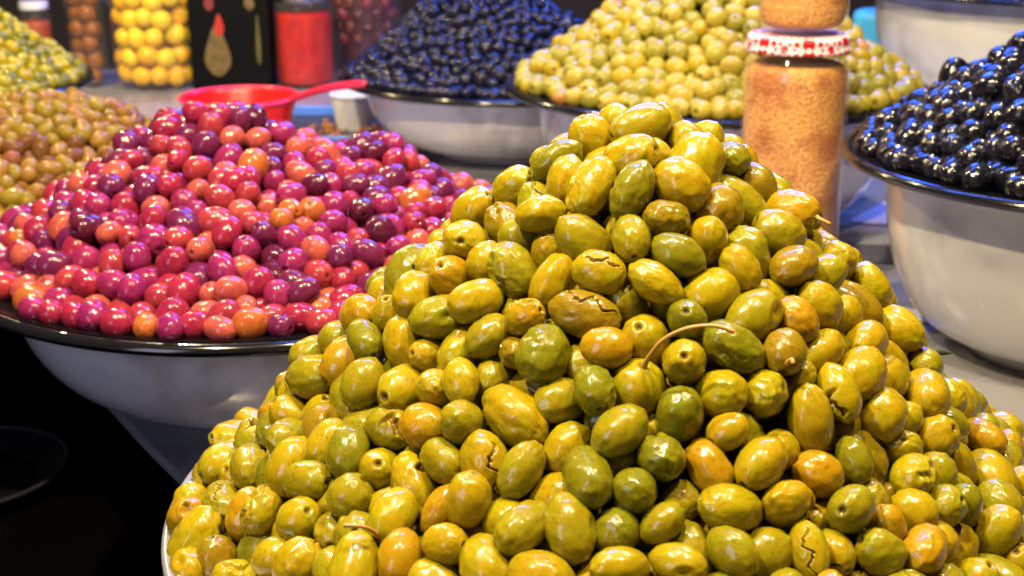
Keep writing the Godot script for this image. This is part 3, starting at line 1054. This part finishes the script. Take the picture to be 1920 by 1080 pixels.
func build_jars() -> void:
	# two jars of ground paste, one standing on the other
	var base := at(1497, 75, 1.08)
	base.y = 0.0
	var lid_y := at(1497, 82, 1.08).y
	var r := 0.0432
	var t := jar("paste_jar", "tall glass jar of orange brown paste under a red and white lid", base, r, lid_y + 0.002, 0.022, mats["glass"], "jars of orange brown paste")
	mesh_node("paste", lathe(rounded(PackedVector2Array([Vector2(0, 0.005), Vector2(r * 0.88, 0.005), Vector2(r - 0.0025, 0.014), Vector2(r - 0.0025, lid_y - 0.026), Vector2(r * 0.86, lid_y - 0.014), Vector2(0, lid_y - 0.013)]), 0.008), 64), mats["paste"], t)
	var lm := material("lid_print", Color(1, 1, 1), 0.3)
	lm.albedo_texture = lid_print()
	lm.uv1_scale = Vector3(1, 40, 1)
	var lr := r * 0.965
	var lid_prof := rounded(PackedVector2Array([Vector2(lr - 0.002, 0.0), Vector2(lr + 0.0015, 0.0), Vector2(lr + 0.0015, 0.003), Vector2(lr, 0.005), Vector2(lr, 0.0115), Vector2(lr - 0.004, 0.014), Vector2(0, 0.0135)]), 0.003, 4)
	var lid := mesh_node("lid", lathe(lid_prof, 96), lm, t)
	lid.position.y = lid_y - 0.005
	var up := Vector3(base.x + 0.002, lid_y + 0.0095, base.z)
	var r2 := 0.0362
	var t2 := jar("paste_jar", "smaller glass jar of orange paste standing on the patterned lid", up, r2, 0.12, 0.02, mats["glass"], "jars of orange brown paste")
	mesh_node("paste", lathe(rounded(PackedVector2Array([Vector2(0, 0.005), Vector2(r2 * 0.86, 0.005), Vector2(r2 - 0.0022, 0.014), Vector2(r2 - 0.0022, 0.09), Vector2(0, 0.095)]), 0.008), 64), mats["paste"], t2)
	# the big jar of lemons
	var lem := skin("lemon_skin", 0.4, 0.1)
	lem.clearcoat = 0.2
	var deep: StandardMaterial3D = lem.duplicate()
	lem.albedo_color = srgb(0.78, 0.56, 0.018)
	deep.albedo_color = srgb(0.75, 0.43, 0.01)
	var amber: StandardMaterial3D = lem.duplicate()
	amber.albedo_color = srgb(0.22, 0.075, 0.008)
	var lemon := olive_mesh(1201, "plain", 18, 26, Color(0.95, 1.0, 0.9), Color(1.05, 0.95, 1.0), Color(0.7, 0.5, 0.3), 0.3)
	var where := at_height(279, 172, 0.0)
	where.z -= 0.06
	var jr := 0.0675
	var lj := jar("lemon_jar", "big glass jar packed with small yellow lemons", where, jr, 0.27, 0.03, mats["glass"], "")
	var brine := material("brine", Color(0.45, 0.2, 0.008), 0.3)
	mesh_node("brine", lathe(rounded(PackedVector2Array([Vector2(0, 0.006), Vector2(jr - 0.036, 0.006), Vector2(jr - 0.036, 0.235), Vector2(0, 0.235)]), 0.006), 40), brine, lj)
	var lr_ := 0.0166
	var order := ["leftmost", "second from the left", "third from the left", "fourth from the left", "fifth from the left", "sixth from the left"]
	var layers := ["the lowest", "the second", "the third", "the fourth", "the fifth", "the sixth", "the seventh"]
	for row in 7:
		var spots: Array = []
		for k in 10:
			var a := TAU * (k + 0.5 * (row % 2)) / 10.0 + rng.randf_range(-0.1, 0.1)
			var d := Vector3(cos(a), 0, sin(a))
			var p := where + d * (jr - lr_ - 0.003) + Vector3(0, 0.023 + row * 0.0298 + rng.randf_range(-0.004, 0.004), 0)
			if d.z > -0.12 and p.y < 0.155: spots.append(p)
		spots.sort_custom(func(a, b): return a.x < b.x)
		for k in spots.size():
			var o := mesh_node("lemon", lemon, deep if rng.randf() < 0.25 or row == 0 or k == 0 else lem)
			o.transform = Transform3D(Basis.from_euler(Vector3(rng.randf() * TAU, rng.randf() * TAU, rng.randf() * TAU)) * Basis.from_scale(Vector3(0.97, 1.06, 0.97) * lr_ * rng.randf_range(0.94, 1.04)), spots[k])
			tag(o, "small yellow lemon in %s layer of the big jar, %s" % [layers[row], order[k]], "lemon", "lemons packed in the big jar")
	# the slim jar beside it
	where = at_height(163, 166, 0.0)
	where.z -= 0.03
	var sj := jar("preserve_jar", "slim glass jar of dark amber preserved lemons beside the lemon jar", where, 0.031, 0.25, 0.02, mats["glass"])
	mesh_node("brine", lathe(rounded(PackedVector2Array([Vector2(0, 0.005), Vector2(0.0155, 0.005), Vector2(0.0155, 0.22), Vector2(0, 0.22)]), 0.004), 32), material("dark_brine", Color(0.06, 0.02, 0.004), 0.3), sj)
	for row in 6:
		var seat := 0
		for k in 3:
			var a := PI - TAU * k / 3.0 - (row % 2) * 0.5 + 0.1
			var d := Vector3(cos(a), 0, sin(a))
			if d.z < -0.3: continue
			seat += 1
			var p := where + d * 0.0135 + Vector3(0, 0.018 + row * 0.025, 0)
			if p.y > 0.15: continue
			var o := mesh_node("preserved_lemon", lemon, amber)
			o.transform = Transform3D(Basis.from_euler(Vector3(rng.randf() * TAU, rng.randf() * TAU, 0)) * Basis.from_scale(Vector3(0.0145, 0.0155, 0.0145)), p)
			tag(o, "dark amber preserved lemon in %s layer of the slim jar, %s" % [layers[row], ["left one", "right one", "far one"][seat - 1]], "lemon", "preserved lemons in the slim jar")
	# the red jar with a metal lid
	where = at_height(567, 168, 0.0)
	where.z -= 0.045
	r = 0.0475
	var rj := jar("red_jar", "glass jar of bright red paste with a silver lid", where, r, 0.15, 0.02, mats["glass"])
	mesh_node("red_paste", lathe(rounded(PackedVector2Array([Vector2(0, 0.005), Vector2(r * 0.88, 0.005), Vector2(r - 0.0025, 0.014), Vector2(r - 0.0025, 0.118), Vector2(0, 0.12)]), 0.006), 56), mats["red_paste"], rj)
	mesh_node("lid", lathe(rounded(PackedVector2Array([Vector2(r * 0.86, 0.138), Vector2(r * 0.94, 0.138), Vector2(r * 0.94, 0.155), Vector2(r * 0.88, 0.158), Vector2(0, 0.157)]), 0.002), 56), mats["silver"], rj)
	# jar of pink pickles behind the dark heap
	where = at(690, 120, 2.3)
	where.y = 0.0
	var pj := jar("pickle_jar", "tall jar of pink and red pickles behind the small dark olives", where, 0.06, 0.34, 0.03, mats["glass"])
	mesh_node("brine", lathe(PackedVector2Array([Vector2(0, 0.006), Vector2(0.046, 0.006), Vector2(0.046, 0.3), Vector2(0, 0.3)]), 32), material("pink_brine", Color(0.05, 0.006, 0.012), 0.4), pj)
	var pm := skin("pickle_skin", 0.35)
	for row in 10:
		for k in 9:
			var a := TAU * (k + 0.5 * (row % 2)) / 9.0
			var d := Vector3(cos(a), 0, sin(a))
			if d.z < 0.1: continue
			var p := where + d * 0.047 + Vector3(0, 0.045 + row * 0.02, 0)
			if p.y < 0.06 or p.y > 0.2: continue
			var m2: StandardMaterial3D = pm
			var key := "pickle_%d" % (rng.randi() % 3)
			if not mats.has(key):
				m2 = pm.duplicate()
				m2.albedo_color = [srgb(0.15, 0.008, 0.03), srgb(0.06, 0.005, 0.01), srgb(0.11, 0.016, 0.01)][int(key.right(1))]
				mats[key] = m2
			var o := mesh_node("pickle", lemon, mats[key], pj)
			o.transform = Transform3D(Basis.from_euler(Vector3(rng.randf() * TAU, rng.randf() * TAU, 0)) * Basis.from_scale(Vector3(0.0105, 0.0125, 0.0105)), p - where)
	# a jar of orange pickles in the far left corner
	where = at(68, 60, 2.45)
	where.y = 0.0
	var oj := jar("pickle_jar", "jar of orange pickles with a pale lid behind the far corner heap", where, 0.029, 0.1, 0.02, mats["glass"])
	mesh_node("pickles", lathe(rounded(PackedVector2Array([Vector2(0, 0.004), Vector2(0.0265, 0.006), Vector2(0.0265, 0.07), Vector2(0, 0.074)]), 0.006), 40, 0.02), material("orange_pickle", Color(0.4, 0.06, 0.004), 0.4), oj)
	mesh_node("lid", lathe(rounded(PackedVector2Array([Vector2(0.022, 0.092), Vector2(0.026, 0.092), Vector2(0.026, 0.106), Vector2(0, 0.107)]), 0.003), 40), mats["white_plastic"], oj)

# red flowers and dots on white, printed on the lid's skirt and top
func lid_print() -> ImageTexture:
	var W := 768
	var H := 64
	var im := Image.create(W, H, false, Image.FORMAT_RGB8)
	im.fill(srgb(0.55, 0.52, 0.55))
	var red := srgb(0.42, 0.008, 0.015)
	for k in 14:
		var cx := (k + 0.5) * W / 14.0
		if k % 2 == 0:
			dot(im, cx, 20, 9, red)
			for q in 6:
				var a := TAU * q / 6.0
				dot(im, cx + cos(a) * 22, 20 + sin(a) * 14, 4, srgb(0.55, 0.02, 0.1))
		else:
			dot(im, cx, 6, 15, red)
			dot(im, cx, 34, 15, red)
			dot(im, cx, 20, 6, srgb(0.75, 0.6, 0.6))
		dot(im, cx + W / 28.0, 32, 6, red)
		dot(im, cx + W / 28.0, 8, 6, red)
	im.fill_rect(Rect2i(0, 44, W, 20), srgb(0.7, 0.6, 0.62))
	for k in 40:
		dot(im, k * W / 40.0 + 6, 54, 6, red)
	return ImageTexture.create_from_image(im)

func dot(im: Image, cx: float, cy: float, r: float, c: Color) -> void:
	for y in range(int(cy - r), int(cy + r) + 1):
		for x in range(int(cx - r), int(cx + r) + 1):
			if y >= 0 and y < im.get_height() and pow(x - cx, 2.0) + pow(y - cy, 2.0) <= r * r:
				im.set_pixel(posmod(x, im.get_width()), y, c)

func build_small_things() -> void:
	# the black box with the drop shaped print
	var where := at_height(436, 168, 0.0)
	where.z -= 0.03
	var t := thing("black_box", "black carton with a tan drop shaped emblem between lemon jar and red jar", "box", where)
	var w := 0.126
	mesh_node("carton", block(Vector3(w, 0.2, 0.06), 0.002), mats["black_card"], t)
	var px := w / 148.0
	drop(t, "emblem", Vector3(-0.02, 0.062, 0.0302), 0.0235, 0.04, mats["tan_print"])
	drop(t, "emblem_tip", Vector3(-0.015, 0.103, 0.0306), 0.0085, 0.017, mats["red_print"])
	drop(t, "emblem", Vector3(-0.029, 0.142, 0.0302), 0.0085, 0.017, material("rose_print", Color(0.16, 0.02, 0.02), 0.5))
	drop(t, "emblem", Vector3(0.035, 0.14, 0.0302), 0.009, 0.014, mats["tan_print"])
	drop(t, "stripe", Vector3(0.046, 0.08, 0.0302), 0.004, 0.04, material("dull_gold_print", Color(0.09, 0.075, 0.015), 0.5))
	# brown crumbs lie in the tray
	var crumb := olive_mesh(77, "plain", 8, 10, Color(1, 1, 1), Color(1, 0.9, 0.8), Color(0.5, 0.5, 0.5), 0.0)
	# red strainer with a handle, on the blue tray
	var tray_at := at_height(520, 262, 0.012)
	tray_at.y = 0.0
	tray_at.z -= 0.1
	var tr := thing("blue_tray", "shallow blue plastic tray with a white corner under the red scoop", "tray", tray_at)
	tray(tr, Vector2(0.34, 0.22), 0.014)
	var cm := skin("crumb", 0.6)
	cm.albedo_color = srgb(0.42, 0.17, 0.03)
	var mm := MultiMesh.new()
	mm.transform_format = MultiMesh.TRANSFORM_3D
	mm.use_colors = true
	mm.mesh = crumb
	mm.instance_count = 70
	for i in 70:
		var c := srgb(0.5, 0.5, 0.5).lerp(Color(1, 1, 1), rng.randf())
		var sz := rng.randf_range(0.002, 0.0045)
		mm.set_instance_transform(i, Transform3D(Basis.from_euler(Vector3(rng.randf() * 6.0, rng.randf() * 6.0, 0)) * Basis.from_scale(Vector3(sz, sz * 1.3, sz)), tray_at + Vector3(rng.randf_range(0.02, 0.15), 0.0045 + sz, rng.randf_range(-0.06, 0.1))))
		mm.set_instance_color(i, c)
	var mi := MultiMeshInstance3D.new()
	mi.multimesh = mm
	mi.material_override = cm
	mi.name = "crumbs"
	add_child(mi)
	tag(mi, "brown and orange crumbs scattered in the blue tray", "crumbs", "", "stuff")
	var sb := at(450, 203, 1.7)
	sb.y = 0.0045
	var s := thing("red_scoop", "red plastic scoop with a long pink handle behind the red olives", "scoop", sb)
	var R := 0.074
	var rim_h := at(450, 180, 1.7).y - sb.y
	var prof := rounded(PackedVector2Array([Vector2(0, 0.0), Vector2(R * 0.74, 0.0), Vector2(R - 0.002, rim_h - 0.004), Vector2(R + 0.0015, rim_h), Vector2(R - 0.003, rim_h), Vector2(R * 0.71, 0.003), Vector2(0, 0.003)]), 0.006, 5)
	mesh_node("cup", lathe(prof, 72), mats["red_plastic"], s)
	mesh_node("rim", lathe(ring_profile(R, rim_h, 0.0026), 72), mats["pink_plastic"], s)
	var tip := at(684, 157, 1.52) - sb
	var root := Vector3(R * 0.93, rim_h, R * 0.3)
	var hp := PackedVector3Array()
	var hr := PackedFloat32Array()
	for i in 13:
		var k := i / 12.0
		hp.append(root.lerp(tip, k) + Vector3(0, 0.004 * sin(k * PI), 0))
		hr.append(lerpf(0.0042, 0.005, k) * (1.0 if i < 12 else 0.7))
	mesh_node("handle", tube(hp, hr, 16), mats["pink_plastic"], s)
	# white tub by the dark olives
	var wt := at_height(664, 252, 0.0)
	wt.z -= 0.03
	var tub := thing("white_tub", "white plastic tub beside the bowl of small dark olives", "tub", wt)
	mesh_node("body", lathe(rounded(PackedVector2Array([Vector2(0, 0), Vector2(0.026, 0), Vector2(0.034, 0.05), Vector2(0.032, 0.05), Vector2(0.024, 0.003), Vector2(0, 0.003)]), 0.004), 48), mats["white_plastic"], tub)
	mesh_node("lip", lathe(ring_profile(0.0335, 0.05, 0.0018), 48), mats["white_plastic"], tub)
	# turquoise tub behind the pale heap
	var qt := at(1652, 18, 2.05)
	var q := thing("turquoise_tub", "turquoise plastic tub showing behind the pale green olives", "tub", Vector3(qt.x, 0.0, qt.z))
	mesh_node("body", lathe(rounded(PackedVector2Array([Vector2(0, 0), Vector2(0.034, 0), Vector2(0.042, qt.y - 0.01), Vector2(0.036, qt.y), Vector2(0.0, qt.y + 0.002)]), 0.012), 48), mats["turquoise_plastic"], q)
	# a flat metal bar with a screw hole, a folded white sheet and a cool reflection modelled as a thin pale strip, on the table at the right
	var bar_at := at_height(1650, 497, 0.0)
	var bar := thing("metal_bar", "flat grey metal bar with a dark screw hole on the table by the black olives", "bar", Vector3(bar_at.x, 0.0, bar_at.z - 0.022))
	mesh_node("body", block(Vector3(0.42, 0.021, 0.04), 0.002), mats["table"], bar)
	var hole := mesh_node("screw_hole", lathe(rounded(PackedVector2Array([Vector2(0, 0.0), Vector2(0.0052, 0.0), Vector2(0.0052, 0.0012), Vector2(0, 0.0012)]), 0.0004, 2), 24), mats["black_card"], bar)
	hole.transform = Transform3D(Basis(Vector3(1, 0, 0), Vector3(0, 0, 1), Vector3(0, -1, 0)), Vector3(0.018, 0.011, 0.0195))
	flat_piece("white_sheet", "folded bluish white plastic sheet on the table behind the tall paste jar", "sheet", [Vector2(1590, 418), Vector2(1700, 426), Vector2(1705, 360), Vector2(1645, 388)], 0.0012, mats["white_plastic"])
	flat_piece("reflection_strip", "bluish white table reflection modelled as a thin strip beside the black olive bowl", "strip", [Vector2(1660, 577), Vector2(1660, 592), Vector2(1812, 622), Vector2(1812, 600)], 0.002, mats["white_plastic"])
	# a dark leaf that sticks out of the green heap
	var leaf_path := PackedVector3Array()
	var leaf_r := PackedFloat32Array()
	for i in 9:
		leaf_path.append(at(lerpf(1715, 1785, i / 8.0), 663 - 3.0 * sin(i / 8.0 * PI), 0.62))
		leaf_r.append(0.0018 * sin(PI * clampf(i / 8.0 * 0.95 + 0.04, 0.0, 1.0)) + 0.0002)
	tag(mesh_node("olive_leaf", tube(leaf_path, leaf_r, 8), mats["leaf"]), "narrow dark leaf sticking out of the right flank of the front heap", "leaf")
	# dark pan on the ground below
	var pan_at := at_height(-62, 880, -0.26)
	pan_at.y = -0.279
	var pan := thing("dark_pan", "dark round pan on the black floor below the table", "pan", pan_at)
	mesh_node("dish", lathe(rounded(PackedVector2Array([Vector2(0, 0), Vector2(0.07, 0), Vector2(0.1, 0.02), Vector2(0.103, 0.022), Vector2(0.099, 0.022), Vector2(0.07, 0.004), Vector2(0, 0.004)]), 0.004), 72), mats["black_enamel"], pan)
	mesh_node("rim", lathe(ring_profile(0.102, 0.022, 0.0018), 72), mats["dark_rim"], pan)
	mesh_node("inner_ring", lathe(ring_profile(0.078, 0.006, 0.0014), 72), mats["dark_rim"], pan)

func flat_piece(called: String, label: String, category: String, corners: Array, thick: float, mat: Material) -> void:
	var o := PackedVector2Array()
	var mid := Vector2.ZERO
	for c in corners:
		var p := at_height(c.x, c.y, 0.0)
		o.append(Vector2(p.x, p.z))
		mid += Vector2(p.x, p.z) / corners.size()
	for i in o.size(): o[i] -= mid
	var m := mesh_node(called, prism(o, 0.0, thick, 0.0003), mat)
	m.position = Vector3(mid.x, 0.001, mid.y)
	tag(m, label, category)

func drop(parent: Node3D, called: String, where: Vector3, w: float, h: float, mat: Material) -> void:
	var o := PackedVector2Array()
	for i in 28:
		var a := TAU * i / 28.0
		o.append(Vector2(w * cos(a) * (0.55 + 0.45 * clampf(-sin(a) + 0.55, 0.0, 1.0)), h * sin(a)))
	var m := mesh_node(called, prism(o, 0.0, 0.0008, 0.0), mat, parent)
	m.transform = Transform3D(Basis(Vector3(1, 0, 0), Vector3(0, 0, 1), Vector3(0, 1, 0)), where)

func tray(t: Node3D, size: Vector2, h: float) -> void:
	var a := size * 0.5
	mesh_node("floor", block(Vector3(size.x, 0.004, size.y), 0.001), material("tray_floor", Color(0.03, 0.03, 0.035), 0.4), t)
	for e in [[Vector3(0, 0.0042, a.y - 0.003), Vector3(size.x, h, 0.006)], [Vector3(0, 0.0042, -a.y + 0.003), Vector3(size.x, h, 0.006)], [Vector3(a.x - 0.003, 0.0042, 0), Vector3(0.006, h, size.y - 0.0125)], [Vector3(-a.x + 0.003, 0.0042, 0), Vector3(0.006, h, size.y - 0.0125)]]:
		var o := mesh_node("side", block(e[1], 0.0015), mats["blue_plastic"], t)
		o.position = e[0]
